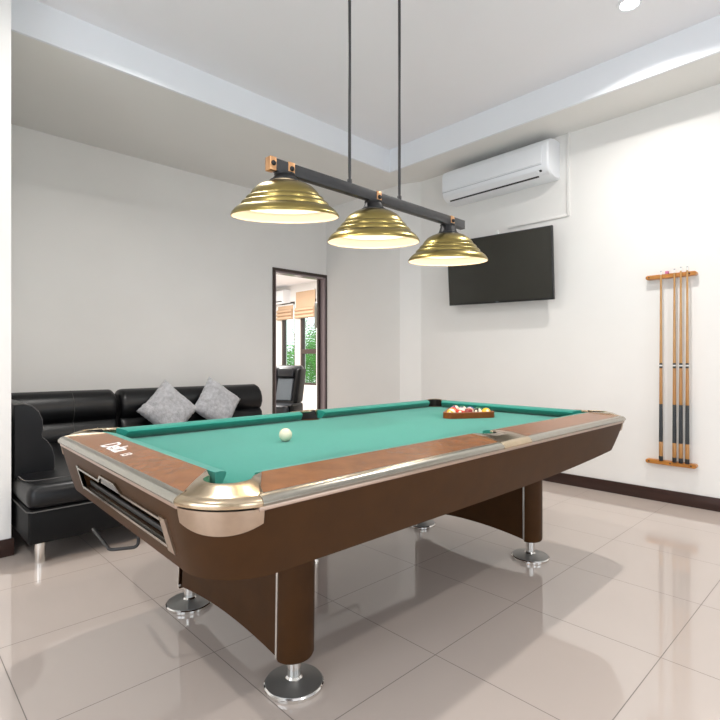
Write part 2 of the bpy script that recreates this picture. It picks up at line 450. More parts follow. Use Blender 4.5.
def quad4(fn):
    for sx in (-1, 1):
        for sy in (-1, 1): fn(sx, sy)

# bed cloth with pocket bites
def arc(cx, cy, r, a0, a1, n): return [(cx + r * math.cos(math.radians(a0 + (a1 - a0) * i / n)), cy + r * math.sin(math.radians(a0 + (a1 - a0) * i / n))) for i in range(n + 1)]
hx, hy = HXC + .03, HYC + .03; pr = .076
poly = []
poly += arc(HXC, HYC, pr, 293, 157, 14)          # + + corner going counter clockwise
poly += [(pr + .012, hy)] + arc(0, HYC + .012, pr, 0, -180, 14) + [(-pr - .012, hy)]
poly += arc(-HXC, HYC, pr, 23, -113, 14)
poly += arc(-HXC, -HYC, pr, 113, -23, 14)
poly += [(-pr - .012, -hy)] + arc(0, -HYC - .012, pr, 180, 0, 14) + [(pr + .012, -hy)]
poly += arc(HXC, -HYC, pr, 203, 67, 14)
bm = bmesh.new(); prism(bm, poly, BED - .03, BED)
bmesh.ops.triangulate(bm, faces=[f for f in bm.faces if len(f.verts) > 4])
finish('playing_cloth', bm, M['felt'], T)

# cushions
def cushion(p0, p1, inward, c0, c1):
    """p0->p1 on the wood line; inward unit normal; c0,c1 = how far the nose end is pulled back"""
    p0 = Vector((*p0, 0)); p1 = Vector((*p1, 0)); d = (p1 - p0).normalized(); n = Vector((*inward, 0))
    prof = [(0, ZI), (CW * .45, ZI - .003), (CW * .85, NOSE + .003), (CW, NOSE - .003), (CW * .93, NOSE - .010), (CW * .45, BED + .001), (0, BED + .001)]
    rows = []
    for end, c, sg in ((p0, c0, 1), (p1, c1, -1)):
        rows.append([tuple(end + d * sg * c * (q / CW) + n * q + Vector((0, 0, z))) for q, z in prof])
    bm = bmesh.new(); loft(bm, rows)
    return finish('cushion', bm, M['felt'], T, 50)
for sy in (-1, 1):
    cushion((HXC - .078, sy * HYC), (.068, sy * HYC), (0, -sy), .035, .018)
    cushion((-.068, sy * HYC), (-HXC + .078, sy * HYC), (0, -sy), .018, .035)
for sx in (-1, 1):
    cushion((sx * HXC, -HYC + .078), (sx * HXC, HYC - .078), (-sx, 0), .035, .035)

# rail wood
def rail_piece(poly_in, poly_out):
    """poly_in/out: two points each on the inner and outer line"""
    (a, b), (c, dd) = poly_in, poly_out
    rows = []
    for (i, o) in ((a, c), (b, dd)):
        rows.append([(i[0], i[1], ZI), (i[0] + (o[0] - i[0]) * .5, i[1] + (o[1] - i[1]) * .5, (ZI + ZW) / 2), (o[0], o[1], ZW), (o[0], o[1], .766), (i[0], i[1], .766)])
    bm = bmesh.new(); loft(bm, rows)
    return finish('rail', bm, M['rail'], T, 40)
def moulding(axis, s, a, b):
    pr_ = [(0, ZW), (.010, ZW - .0003), (.022, ZW - .004), (.031, ZW - .011), (.034, ZW - .018), (.030, ZW - .024), (.012, ZW - .027), (-.004, ZW - .027), (-.004, ZW - .002)]
    k = (HXO - HXW) / .034
    rows = []
    for t in (a, b):
        if axis == 'x': rows.append([(t, s * (HYW + q * (HYO - HYW) / .034), z) for q, z in pr_])
        else: rows.append([(s * (HXW + q * k), t, z) for q, z in pr_])
    bm = bmesh.new(); loft(bm, rows)
    return finish('moulding', bm, M['moulding'], T, 40)
P1, P2 = (HXC - .10, HYC), (HXO - RC * .83, HYW)       # casting boundary, long side
Q1, Q2 = (HXC, HYC - .125), (HXW, HYO - RC * .83)       # casting boundary, end
for sy in (-1, 1):
    for sx in (-1, 1):
        rail_piece([(sx * .085, sy * HYC), (sx * P1[0], sy * HYC)], [(sx * .108, sy * HYW), (sx * P2[0], sy * HYW)])
        moulding('x', sy, sx * .108, sx * (P2[0] + .008))
end_rails = {}
for sx in (-1, 1):
    end_rails[sx] = rail_piece([(sx * HXC, -Q1[1]), (sx * HXC, Q1[1])], [(sx * HXW, -Q2[1]), (sx * HXW, Q2[1])])
    moulding('y', sx, -Q2[1], Q2[1])

# castings
NC = 24
def corner_casting(sx, sy):
    inner = []; bnd = []; out = []
    a = [P1] + arc(HXC + .004, HYC + .004, .062, 158, -68, NC - 2) + [Q1]
    m = len(a) - 1
    o = arc(HXO - RC, HYO - RC, RC, 80, 10, NC)
    w = [P2] + arc(HXO - RC, HYO - RC, RC - .031, 82, 8, NC - 2) + [Q2]
    rows = []
    for i in range(m + 1):
        A, W, O = Vector(a[i]), Vector(w[i]), Vector(o[i])
        def P(v, z): return (sx * v.x, sy * v.y, z)
        rows.append([P(A, ZI - .012), P(A, ZI - .002), P(A.lerp(W, .06), ZI + .0015), P(A.lerp(W, .6), ZI - .003), P(W, ZW + .001), P(W.lerp(O, .4), ZW - .001), P(W.lerp(O, .75), ZW - .006), P(W.lerp(O, .97), ZW - .013), P(O, ZW - .019), P(W.lerp(O, .95), ZW - .026), P(W.lerp(O, .5), ZW - .030), P(W, ZW - .030), P(A.lerp(W, .12), ZW - .030)])
    bm = bmesh.new(); loft(bm, rows)
    finish('corner_casting', bm, M['steel'], T, 50)
quad4(corner_casting)
def side_casting(sy):
    a = [(-.085, HYC)] + arc(0, HYC + .002, .060, 180, 0, 14)[0:] + [(.085, HYC)]
    n = len(a); rows = []
    for i in range(n):
        t = i / (n - 1) * 2 - 1
        A = Vector(a[i]); W = Vector((t * .108, HYW)); O = Vector((t * .108, HYO + .001))
        def P(v, z): return (v.x, sy * v.y, z)
        rows.append([P(A, ZI - .012), P(A, ZI - .002), P(A.lerp(W, .05), ZI + .0015), P(A.lerp(W, .6), ZI - .002), P(W, ZW + .0015), P(W.lerp(O, .4), ZW + .0005), P(W.lerp(O, .75), ZW - .006), P(O, ZW - .018), P(W.lerp(O, .9), ZW - .025), P(W, ZW - .028), P(A.lerp(W, .12), ZW - .028)])
    bm = bmesh.new(); loft(bm, rows)
    finish('side_casting', bm, M['steel'], T, 50)
side_casting(-1); side_casting(1)

# pockets
def pocket(px, py, r=.0585):
    bm = bmesh.new()
    prof = [(r, ZI - .002), (r, .71), (r * .9, .665), (r * .5, .645), (.001, .642)]
    rows = [[(px + q * math.cos(2 * PI * i / 24), py + q * math.sin(2 * PI * i / 24), z) for i in range(24)] for q, z in prof]
    # only the outer half of the wall reaches rail height
    ox, oy = (px / abs(px) if abs(px) > .1 else 0), py / abs(py)
    for k in (0,):
        row = []
        for x, y, z in rows[k]:
            d_ = (x - px) * ox + (y - py) * oy
            if d_ > r * .15: row.append((x, y, z))
            else: row.append((px + (x - px) * .082 / r, py + (y - py) * .082 / r, BED - .0015))
        rows[k] = row
    loft(bm, rows, True, False)
    finish('pocket', bm, M['pocket'], T, 60)
quad4(lambda sx, sy: pocket(sx * (HXC + .004), sy * (HYC + .004)))
pocket(0, HYC + .004); pocket(0, -HYC - .004)

# body: apron loft
def rrect(hx, hy, r, n=10):
    pts = []
    for cx, cy, a in ((hx - r, hy - r, 0), (-hx + r, hy - r, 90), (-hx + r, -hy + r, 180), (hx - r, -hy + r, 270)):
        pts += arc(cx, cy, r, a, a + 90, n)
    # subdivide straight sides
    out = []
    for i, p in enumerate(pts):
        q = pts[(i + 1) % len(pts)]
        out.append(p); L_ = math.hypot(q[0] - p[0], q[1] - p[1])
        k = max(1, int(L_ / .12)) if L_ > .2 else 1
        for j in range(1, k): out.append((p[0] + (q[0] - p[0]) * j / k, p[1] + (q[1] - p[1]) * j / k))
    return out
AT = rrect(HXO - .012, HYO - .012, RC - .012)
INS = .045
def apron_pt(p, f):
    """f: 0 top .. 1 bottom"""
    x, y = p
    zb = .578 + (.036 if x > 0 else .004) * (min(abs(x), 1.25) / 1.25) ** 2
    z = .763 + (zb - .763) * f
    k = INS * (f ** 1.15)
    return (x * (1 - k / (HXO - .012)), y * (1 - k / (HYO - .012)), z)
bm = bmesh.new(); loft(bm, [[apron_pt(p, f) for p in AT] for f in (0, .25, .5, .75, .94, 1)])
bmesh.ops.triangulate(bm, faces=[f for f in bm.faces if len(f.verts) > 4])
ap = finish('apron', bm, M['apron'], T, 40)
# ball return opening in the near end (local y -.55 .. +.43)
OY0, OY1, OZ0, OZ1 = -.475, .345, .636, .710
cut = finish('cut', B(-1.5, -1.05, OY0, OY1, OZ0, OZ1), M['black'], T); 
boolean(ap, cut)
ap.data.polygons.foreach_set('use_smooth', [True] * len(ap.data.polygons)); ap.data.set_sharp_from_angle(angle=math.radians(30))
# dark upper gap ring
bm = bmesh.new(); r1 = rrect(HXO - .03, HYO - .03, RC - .03); r0 = [(x * .975, y * .955) for x, y in r1]
loft(bm, [[(x, y, .7632) for x, y in r1], [(x, y, .783) for x, y in r1], [(x, y, .783) for x, y in r0], [(x, y, .7632) for x, y in r0], [(x, y, .7632) for x, y in r1]], True, False)
bmesh.ops.remove_doubles(bm, verts=bm.verts[:], dist=1e-6)
gap = finish('gap_band', bm, M['black'], T)
# trim strips
for s in (-1, 1):
    finish('trim_strip', B(-HXC - .005, HXC + .005, min(s * (HYO - .034), s * (HYO - .009)), max(s * (HYO - .034), s * (HYO - .009)), .7635, .7745, bev=.002), M['trimstrip'], T)
    finish('trim_strip', B(min(s * (HXO - .034), s * (HXO - .009)), max(s * (HXO - .034), s * (HXO - .009)), -HYC - .005, HYC + .005, .7635, .7745, bev=.002), M['trimstrip'], T)
# satin corner plates under the castings
def corner_plate(sx, sy):
    pts = arc(HXO - RC, HYO - RC, RC - .012, 80, 10, 18)
    top = []; bot = []; rows = []
    n = len(pts)
    for i, p in enumerate(pts):
        t = i / (n - 1) * 2 - 1
        zb = .731 - .024 * (1 - abs(t) ** 2.2)
        row = []
        for f_ in (0, .5, 1):
            z = .7685 + (zb - .7685) * f_
            zz = max(0, (.763 - z) / .17); k = INS * zz ** 1.15
            ctr = Vector((HXO - RC, HYO - RC)); v = Vector(p) - ctr; v = v.normalized() * (v.length - k + .004)
            row.append(ctr + v)
        zs = [.7685 + (zb - .7685) * f_ for f_ in (0, .5, 1)]
        ring = [(sx * v.x, sy * v.y, z) for v, z in zip(row, zs)]
        back = [(sx * (HXO - RC + (v.x - HXO + RC) * .97), sy * (HYO - RC + (v.y - HYO + RC) * .97), z) for v, z in zip(row, zs)][::-1]
        rows.append(ring + back)
    bm = bmesh.new(); loft(bm, rows)
    finish('corner_plate', bm, M['plate'], T, 40)
quad4(corner_plate)
# seam at near corner
# ball return: frame, tray, handle bump
FX = -HXO + .016
def face_x(z): 
    f = max(0, (.763 - z) / .17); return -(HXO - .012) + INS * f ** 1.15 
def slab_on_end(poly_yz, t0, t1):
    bm = bmesh.new()
    loft(bm, [[(face_x(z) - t0, y, z) for y, z in poly_yz], [(face_x(z) + t1, y, z) for y, z in poly_yz]])
    return bm
br = finish('ball_return', B(-1.25, -1.055, OY0 + .004, OY1 - .004, OZ0 + .002, OZ0 + .012), M['dark_tray'], T)
fw = .014
bm = bmesh.new()
def bar_yz(y0, z0, y1, z1, w=.008, t=.009):
    d = Vector((y1 - y0, z1 - z0)); n = Vector((-d.y, d.x)).normalized() * w / 2; e = d.normalized() * w * .4
    pl = [(y0 + n.x - e.x, z0 + n.y - e.y), (y1 + n.x + e.x, z1 + n.y + e.y), (y1 - n.x + e.x, z1 - n.y + e.y), (y0 - n.x - e.x, z0 - n.y - e.y)]
    loft(bm, [[(face_x(z) - t, y, z) for y, z in pl], [(face_x(z) + .004, y, z) for y, z in pl]])
YH = -.05
path = [(OY1, OZ0), (OY1, OZ1), (YH + .125, OZ1), (YH + .085, OZ1 + .022), (YH - .06, OZ1 + .022), (YH - .115, OZ1), (OY0, OZ1)]
for (a, b) in zip(path, path[1:]): bar_yz(*a, *b)
bar_yz(OY1, OZ0, OY0, OZ0, .010)
finish('return_frame', bm, M['moulding'], br, 30)
finish('finger_plate', slab_on_end([(YH + .118, OZ1 - .006), (YH + .082, OZ1 + .020), (YH - .057, OZ1 + .020), (YH - .108, OZ1 - .006)], .003, .006), M['footmetal'], br)
finish('end_plate', slab_on_end([(OY0 + .004, OZ0 - .014), (OY0 + .004, OZ1 + .008), (OY0 - .034, OZ1 + .008), (OY0 - .040, OZ0 - .014)], .008, .004), M['plate'], br)
finish('end_plate', slab_on_end([(OY1 - .004, OZ0 - .010), (OY1 - .004, OZ1 + .008), (OY1 + .022, OZ1 + .008), (OY1 + .022, OZ0 - .010)], .007, .004), M['moulding'], br)
finish('glass_lip', slab_on_end([(OY0, OZ0 + .002), (OY0, OZ0 + .020), (OY1, OZ0 + .020), (OY1, OZ0 + .002)], -.02, .026), M['footmetal'], br)

# script lettering on the near end rail
def text_mesh(name, body, size, shear, m, parent, origin, xdir, ydir, extr=.0006, offset=0.0, sx=1.0):
    cu = bpy.data.curves.new(name, 'FONT'); cu.body = body; cu.size = size; cu.shear = shear; cu.extrude = extr; cu.offset = offset
    cu.align_x = 'LEFT'; cu.space_character = .92
    to = bpy.data.objects.new(name + '_src', cu); COL.objects.link(to)
    dg = bpy.context.evaluated_depsgraph_get(); dg.update()
    me = bpy.data.meshes.new_from_object(to.evaluated_get(dg)); bpy.data.objects.remove(to)
    X = Vector(xdir).normalized(); Y = Vector(ydir).normalized(); Z = X.cross(Y)
    mt = Matrix((X, Y, Z)).transposed().to_4x4()
    for v in me.vertices: v.co = mt @ Vector((v.co.x * sx, v.co.y, v.co.z)) + Vector(origin)
    me.materials.clear(); me.materials.append(m)
    o = bpy.data.objects.new(name, me); COL.objects.link(o); o.parent = parent
    return o
sl = (ZI - ZW) / (HXW - HXC)
tz = ZW + (.030) * sl + .0008
text_mesh('lettering', 'Delta', .090, .15, M['white_ink'], end_rails[-1], (-HXW + .030, .220, tz), (0, -1, 0), (1, 0, sl), offset=.0004, sx=.98)
text_mesh('lettering', '13', .044, .15, M['white_ink'], end_rails[-1], (-HXW + .030, -.005, tz), (0, -1, 0), (1, 0, sl), offset=.0003)

# legs
def leg_set(cx, oy):
    th = .072
    prof = []
    bm = bmesh.new()
    n = 16; ys = [-.38 + .74 * i / n for i in range(n + 1)]
    rows = []
    for y in ys:
        zb = .118 + .030 * (1 - (y / .38) ** 2)
        rows.append([(cx - th + .006, y + oy, zb), (cx + th - .006, y + oy, zb), (cx + th - .006, y + oy, .60), (cx - th + .006, y + oy, .60)])
    loft(bm, rows)
    pn = finish('leg_panel', bm, M['apron'], T)
    for s in (-1, 1):
        pl = [(cx + th * math.sin(a), s * (.38 + th * .9 * math.cos(a)) + oy) for a in [PI / 2 - PI * i / 16 for i in range(17)]]
        bm = bmesh.new(); rows = []
        rows.append([(cx + (x - cx) * .93, s * .38 + oy + (y - oy - s * .38) * .93, .108) for x, y in pl]); rows.append([(x, y, .118) for x, y in pl]); rows.append([(x, y, .60) for x, y in pl])
        loft(bm, rows)
        leg = finish('leg', bm, M['apron'], T)
        for q in (-1, 1):
            finish('metal_strip', B(min(cx + q * (th - .008), cx + q * (th + .004)), max(cx + q * (th - .008), cx + q * (th + .004)), s * .38 - .005 + oy, s * .38 + .005 + oy, 0.119, .60), M['chrome'], leg)
        bm = bmesh.new()
        lathe(bm, [(.100, 0), (.103, .004), (.103, .014), (.099, .018)], cx, s * .4025 + oy + .022, 0, 48)
        ft = finish('foot', bm, M['chrome'], leg)
        bm = bmesh.new(); lathe(bm, [(.099, .018), (.098, .0195), (.06, .026), (.030, .031), (.027, .034)], cx, s * .4025 + oy + .022, 0, 48)
        finish('foot_top', bm, M['footmetal'], leg)
        bm = bmesh.new(); lathe(bm, [(.030, .033), (.025, .040), (.025, .13)], cx, s * .4025 + oy + .022, 0, 28)
        finish('foot_stem', bm, M['chrome'], leg)
leg_set(-.805, .022); leg_set(.840, .01)

def lift(x, y): return .0056 * max(0, (x - .53) * .692 + (y - 1.03) * .722)   # the bed stands a hair higher at the far end
# the far and right rails are a little narrower than the near ones
for o in list(T.children) + [g for c in T.children for g in c.children]:
    for v in o.data.vertices:
        if v.co.z > .55:
            yl = v.co.y
            if v.co.x > HXC: v.co.x = HXC + (v.co.x - HXC) * .66
            if v.co.y > HYC: v.co.y = HYC + (v.co.y - HYC) * .46
            if v.co.x < 0: v.co.x += .042 * (yl + HYO) / (2 * HYO) * min(1, -v.co.x / HXC)
            v.co.z += lift(v.co.x + 1.85, v.co.y + 1.778)

# bent hooks under the body
def hook(pts):
    bm = bmesh.new(); tube(bm, fillet(pts, .018), .0055, 10)
    finish('cue_bridge_hook', bm, M['black'], T)
def W(x, y, z): return (x - 1.85, y - 1.778, z)
hook([W(.581, 2.03, .50), W(.556, 1.766, .50), W(.633, 1.73, .50), W(.640, 1.73, .60)])
hook([W(1.95, 2.45, .50), W(2.31, 2.45, .50), W(2.31, 2.42, .50), W(2.31, 2.42, .582)])

# ------------------------------------------------------------------ balls and triangle
BR = .0286
def ball(name, label, color, stripe, x, y, rot, group=None, m=None):
    bm = bmesh.new(); sphere(bm, (0, 0, 0), BR)
    o = finish(name, bm, m or ball_mat('resin_' + name, color, stripe), None, 180, (x, y, BED + BR + lift(x, y)))
    o.rotation_euler = rot
    return tag(o, label, 'ball', group)
ball('cue_ball', 'ivory cue ball alone on the green cloth near the middle', None, False, 1.282, 1.803, (0, 0, 0), m=M['ivory'])

AX, AY = 2.497, 1.814        # apex ball centre
rs = BR * math.sqrt(3) * 1.005; rr = BR * 2 * 1.005
cols = {'yellow': (.85, .50, .02), 'blue': (.02, .07, .30), 'red': (.60, .035, .02), 'purple': (.10, .03, .22), 'orange': (.80, .20, .02), 'green': (.02, .22, .10), 'maroon': (.26, .018, .022), 'black': (.008, .008, .01)}
# (row, index from the near side, colour, striped, rotation, label)
spec = [
 (0, 0, 'yellow', True, (0.5, 0.2, .3), 'pale yellow striped ball at the left point of the wooden triangle'),
 (1, 0, 'red', True, (0.25, .35, .6), 'red and white striped ball on the front edge, second from the left point'),
 (1, 1, 'orange', False, (0, .1, 2.2), 'plain orange ball just behind the pale ball at the triangle point'),
 (2, 0, 'maroon', False, (0, .3, 1.9), 'maroon ball in the middle of the front edge of the triangle'),
 (2, 1, 'yellow', True, (0.35, .3, .5), 'yellow and white striped ball in the second line behind the front edge'),
 (2, 2, 'red', False, (0, .1, 2.2), 'orange-red ball on the back edge near the triangle point'),
 (3, 0, 'black', True, (1.3, .4, .2), 'black and white ball on the front edge beside the yellow corner ball'),
 (3, 1, 'orange', True, (0.3, .4, 1.2), 'orange striped ball right behind the maroon ball'),
 (3, 2, 'purple', False, (.2, .8, 1.3), 'purple ball hidden in the middle of the triangle'),
 (3, 3, 'blue', True, (.7, .8, .3), 'blue striped ball on the back edge of the triangle'),
 (4, 0, 'yellow', False, (1.2, .5, .9), 'bright yellow ball at the right front corner of the triangle'),
 (4, 1, 'green', False, (.4, .3, .8), 'green ball on the right side, behind the bright yellow ball'),
 (4, 2, 'blue', False, (.9, .3, .4), 'plain dark blue ball in the middle of the triangle right side'),
 (4, 3, 'green', True, (.9, .7, .4), 'green striped ball on the right side near the back corner'),
 (4, 4, 'maroon', True, (.9, .5, .2), 'maroon striped ball at the back corner of the triangle'),
]
bmats = {}
ballmesh = None
for row, k, c, st, rot, lab in spec:
    key = (c, st)
    if key not in bmats: bmats[key] = ball_mat('resin_%s_%s' % (c, 'stripe' if st else 'plain'), cols[c], st)
    x = AX + row * rs; y = AY + (k - row / 2) * rr
    ball('pool_ball', lab, None, st, x, y, rot, 'racked pool balls', bmats[key])
# triangle frame
def tri_pts(off, r, n=8):
    # triangle around the ball centres, offset outwards with rounded corners
    c = [(AX, AY), (AX + 4 * rs, AY + 2 * rr), (AX + 4 * rs, AY - 2 * rr)]
    ang = [(120, 240), (0, 120), (-120, 0)]
    pts = []
    for (cx, cy), (a0, a1) in zip([c[0], c[2], c[1]], [(120, 240), (240, 360), (0, 120)]):
        pts += arc(cx, cy, r, a0, a1, n)
    return pts
bm = bmesh.new()
o_ = tri_pts(0, BR + .020); i_ = tri_pts(0, BR + .0035)
LT = lift(AX + .13, AY) + .0008
loft(bm, [[(x, y, BED + LT) for x, y in i_], [(x, y, BED + LT) for x, y in o_], [(x, y, BED + LT + .033) for x, y in o_], [(x, y, BED + LT + .036) for x, y in tri_pts(0, BR + .017)], [(x, y, BED + LT + .036) for x, y in tri_pts(0, BR + .0065)], [(x, y, BED + LT + .033) for x, y in i_], [(x, y, BED + LT) for x, y in i_]], True, False)
bmesh.ops.remove_doubles(bm, verts=bm.verts[:], dist=1e-5)
tag(finish('ball_triangle', bm, M['tri'], None, 40), 'brown wooden triangle holding the coloured balls on the green cloth', 'ball rack')

# ------------------------------------------------------------------ pendant lamp
LY = 1.82
lamp = thing('pendant_lamp', 'black bar lamp with three brass shades hanging over the pool table', 'lamp', (0, LY, 0))
ZB0, ZB1 = 1.933, 1.985
finish('bar', B(1.205, 2.625, -.017, .017, ZB0, ZB1, bev=.002), M['bar'], lamp)
for x in (1.674, 2.038):
    bm = bmesh.new(); lathe(bm, [(.0075, ZB1 - .01), (.0075, ZC)], x, 0, 0, 14)
    lathe(bm, [(.012, ZB1), (.012, ZB1 + .02), (.0075, ZB1 + .028)], x, 0, 0, 14)
    rd = finish('hanging_rod', bm, M['bar'], lamp)
    bm = bmesh.new(); lathe(bm, [(.05, ZC), (.05, ZC - .015), (.02, ZC - .03), (.0076, ZC - .03)], x, 0, 0, 28)
    finish('ceiling_rose', bm, M['bar'], rd)
def clip(x, w):
    bm = B(x - w, x + w, -.0195, .0195, ZB0 - .003, ZB1 + .003, bev=.002)
    c = finish('copper_clip', bm, M['copper'], lamp)
    bm = bmesh.new()
    rows = [[(x + r * math.cos(2 * PI * i / 16), y, (ZB0 + ZB1) / 2 + r * math.sin(2 * PI * i / 16)) for i in range(16)] for r, y in ((.011, -.019), (.011, -.024), (.006, -.030))]
    loft(bm, rows); finish('screw', bm, M['black'], c)
SX = (1.290, 1.840, 2.472)
SZ = (.010, -.014, -.026)
TILTS = (8.5, 4.8, 4.0)
SC = (.92, 1.0, 1.0)
clip(1.218, .016)
R = .235
outer = [(1.0, 0.0), (1.003, .006), (.985, .016), (.93, .032), (.865, .044), (.825, .045), (.815, .052), (.805, .062), (.775, .069), (.735, .070), (.726, .077), (.716, .086), (.69, .092), (.655, .093), (.645, .100), (.60, .118), (.52, .137), (.42, .151), (.33, .159), (.28, .161)]
for i, x in enumerate(SX):
    clip(x + .024, .017)
    bm = bmesh.new(); lathe(bm, [(r * R, z * SC[i]) for r, z in outer], x, 0, 1.742 + SZ[i], 72, False)
    sh = finish('lamp_shade', bm, M['brass'], lamp, 42)
    bm = bmesh.new(); lathe(bm, [(r * R - .0025 - (.001 if k > 4 else 0), z * SC[i] + (.0005 if k < 2 else -.0025)) for k, (r, z) in enumerate(outer)], x, 0, 1.742 + SZ[i], 72, False)
    finish('shade_lining', bm, M['lining'], sh, 42)
    bm = bmesh.new(); lathe(bm, [(.067, 1.898 + SZ[i] - (1 - SC[i]) * .16), (.067, 1.904 + SZ[i] - (1 - SC[i]) * .16), (.055, 1.911 + SZ[i] - (1 - SC[i]) * .1), (.043, 1.924), (.046, 1.928), (.046, 1.934), (.018, 1.936)], x, 0, 0, 36)
    finish('socket', bm, M['black'], lamp, 40)
    bm = bmesh.new(); lathe(bm, [(.012, .13), (.014, .10), (.030, .075), (.033, .060), (.026, .040), (.001, .032)], x, 0, 1.765 + SZ[i], 24)
    finish('bulb', bm, M['bulb'], sh, 60)

# each shade hangs slightly askew on its swivel socket
rax = Vector((.722, -.692, 0)).normalized()
for k, o in enumerate([c for c in lamp.children if c.name.startswith('lamp_shade')]):
    pv = Vector((SX[k], 0, 1.900 + SZ[k]))
    mt = Matrix.Translation(pv) @ Matrix.Rotation(math.radians(TILTS[k]), 4, rax) @ Matrix.Translation(-pv)
    o.data.transform(mt)
    for c in o.children: c.data.transform(mt)

# ------------------------------------------------------------------ downlights
def downlight(x, y, label):
    t = thing('ceiling_downlight', label, 'ceiling light', (x, y, ZC), 0, 'recessed ceiling downlights')
    bm = bmesh.new(); loft(bm, [[(r * math.cos(2 * PI * i / 32), r * math.sin(2 * PI * i / 32), z) for i in range(32)] for r, z in ((.075, 0), (.074, -.006), (.058, -.008), (.052, -.002))], True, False)
    finish('trim_ring', bm, M['acwhite'], t)
    bm = bmesh.new(); lathe(bm, [(.053, -.0005), (.053, -.003)], 0, 0, 0, 32)
    finish('lens', bm, M['lens'], t)
downlight(3.505, 1.15, 'glowing round downlight in the tray ceiling above the cue rack side')
downlight(1.36, 3.05, 'glowing round downlight in the tray ceiling above the sofa side')
downlight(1.36, -.95, 'glowing round downlight in the tray ceiling behind the viewer')
downlight(-.90, 1.15, 'glowing round downlight in the tray ceiling left of the viewer')

# ------------------------------------------------------------------ wall air conditioner
ac = thing('air_conditioner', 'white wall air conditioner high on the wall above the television', 'air conditioner', (XW, 2.655, 2.78))
Y0, Y1 = -.575, .585
def xprof(prof, a, b, bm):
    loft(bm, [[(px, a, pz) for px, pz in prof], [(px, b, pz) for px, pz in prof]])
body = [(0, .0), (0, .345), (-.10, .347), (-.17, .335), (-.215, .305), (-.235, .27), (-.237, .095), (-.222, .050), (-.17, .015), (-.10, -.002)]
bm = bmesh.new(); rows = []
for y, k in ((Y0, .955), (Y0 + .008, .985), (Y0 + .02, 1), (Y1 - .02, 1), (Y1 - .008, .985), (Y1, .955)):
    rows.append([(px * k, y, .17 + (pz - .17) * k) for px, pz in body])
loft(bm, rows); finish('body', bm, M['acwhite'], ac, 40)
bm = bmesh.new(); xprof([(-.236, .105), (-.243, .108), (-.243, .262), (-.236, .275), (-.218, .306), (-.214, .304), (-.23, .27), (-.232, .108)], Y0 + .06, Y1 - .012, bm)
finish('front_panel', bm, M['acwhite'], ac, 40)
bm = bmesh.new(); xprof([(-.2375, .094), (-.2405, .094), (-.2405, .099), (-.2375, .099)], Y0 + .06, Y1 - .01, bm)
finish('seam', bm, M['acgrey'], ac)
bm = bmesh.new(); xprof([(-.228, .052), (-.234, .050), (-.190, .016), (-.184, .020)], Y0 + .11, Y1 - .06, bm)
finish('louver', bm, M['acwhite'], ac)
bm = bmesh.new(); xprof([(-.190, .0175), (-.192, .0135), (-.178, .006), (-.176, .012)], Y0 + .11, Y1 - .07, bm)
finish('air_slot', bm, M['black'], ac)
bm = bmesh.new(); xprof([(-.226, .052), (-.232, .050), (-.218, .036), (-.212, .040)], Y0 + .065, Y0 + .085, bm)
finish('indicator', bm, M['black'], ac)

# cable trunking
bm = bmesh.new()
box(bm, XW - .014, XW, 1.986, 2.010, 2.43, ZS, bev=.002); box(bm, XW - .014, XW, 2.010, 2.60, 2.43, 2.452, bev=.002)
tag(finish('cable_trunking', bm, M['wall'], None), 'thin white cable trunking running down beside the air conditioner to the television', 'cable cover')

# ------------------------------------------------------------------ television
tv = thing('television', 'black flat television tilted forward on the white wall', 'television', (4.36, 2.638, 2.015))
yaw, pit, rol = .005, .113, -.028
n = Vector((-math.cos(yaw) * math.cos(pit), -math.sin(yaw) * math.cos(pit), -math.sin(pit)))
rgt = Vector((math.sin(yaw), -math.cos(yaw), 0)); up = n.cross(rgt)
if up.z < 0: up = -up
r2 = rgt * math.cos(rol) + up * math.sin(rol); u2 = up * math.cos(rol) - rgt * math.sin(rol)
tv.rotation_euler = Matrix((r2, u2, r2.cross(u2))).transposed().to_euler()
# local x = right, y = up, z = towards the room
w, h = 1.135, .656
nz = 1 if (Matrix((r2, u2, r2.cross(u2))).transposed() @ Vector((0, 0, 1))).dot(n) > 0 else -1
def zs(a, b): return (min(nz * a, nz * b), max(nz * a, nz * b))
finish('casing', B(-w / 2, w / 2, -h / 2, h / 2, *zs(-.035, 0), bev=.004), M['bezel'], tv)
finish('screen', B(-w / 2 + .010, w / 2 - .010, -h / 2 + .018, h / 2 - .010, *zs(0, .0012)), M['screen'], tv, 0)
finish('badge', B(-.016, .016, -h / 2 + .006, -h / 2 + .012, *zs(0, .0015)), M['silver'], tv, 0)
finish('back_housing', B(-.35, .35, -.25, .15, *zs(-.07, -.034), bev=.01), M['bezel'], tv)
finish('wall_bracket', B(-.10, .10, -.06, .06, *zs(-.157, -.068)), M['black'], tv, 0)
finish('antenna_clip', B(.0, .03, h / 2 - .002, h / 2 + .035, *zs(-.03, -.015), bev=.003), M['white'], tv)

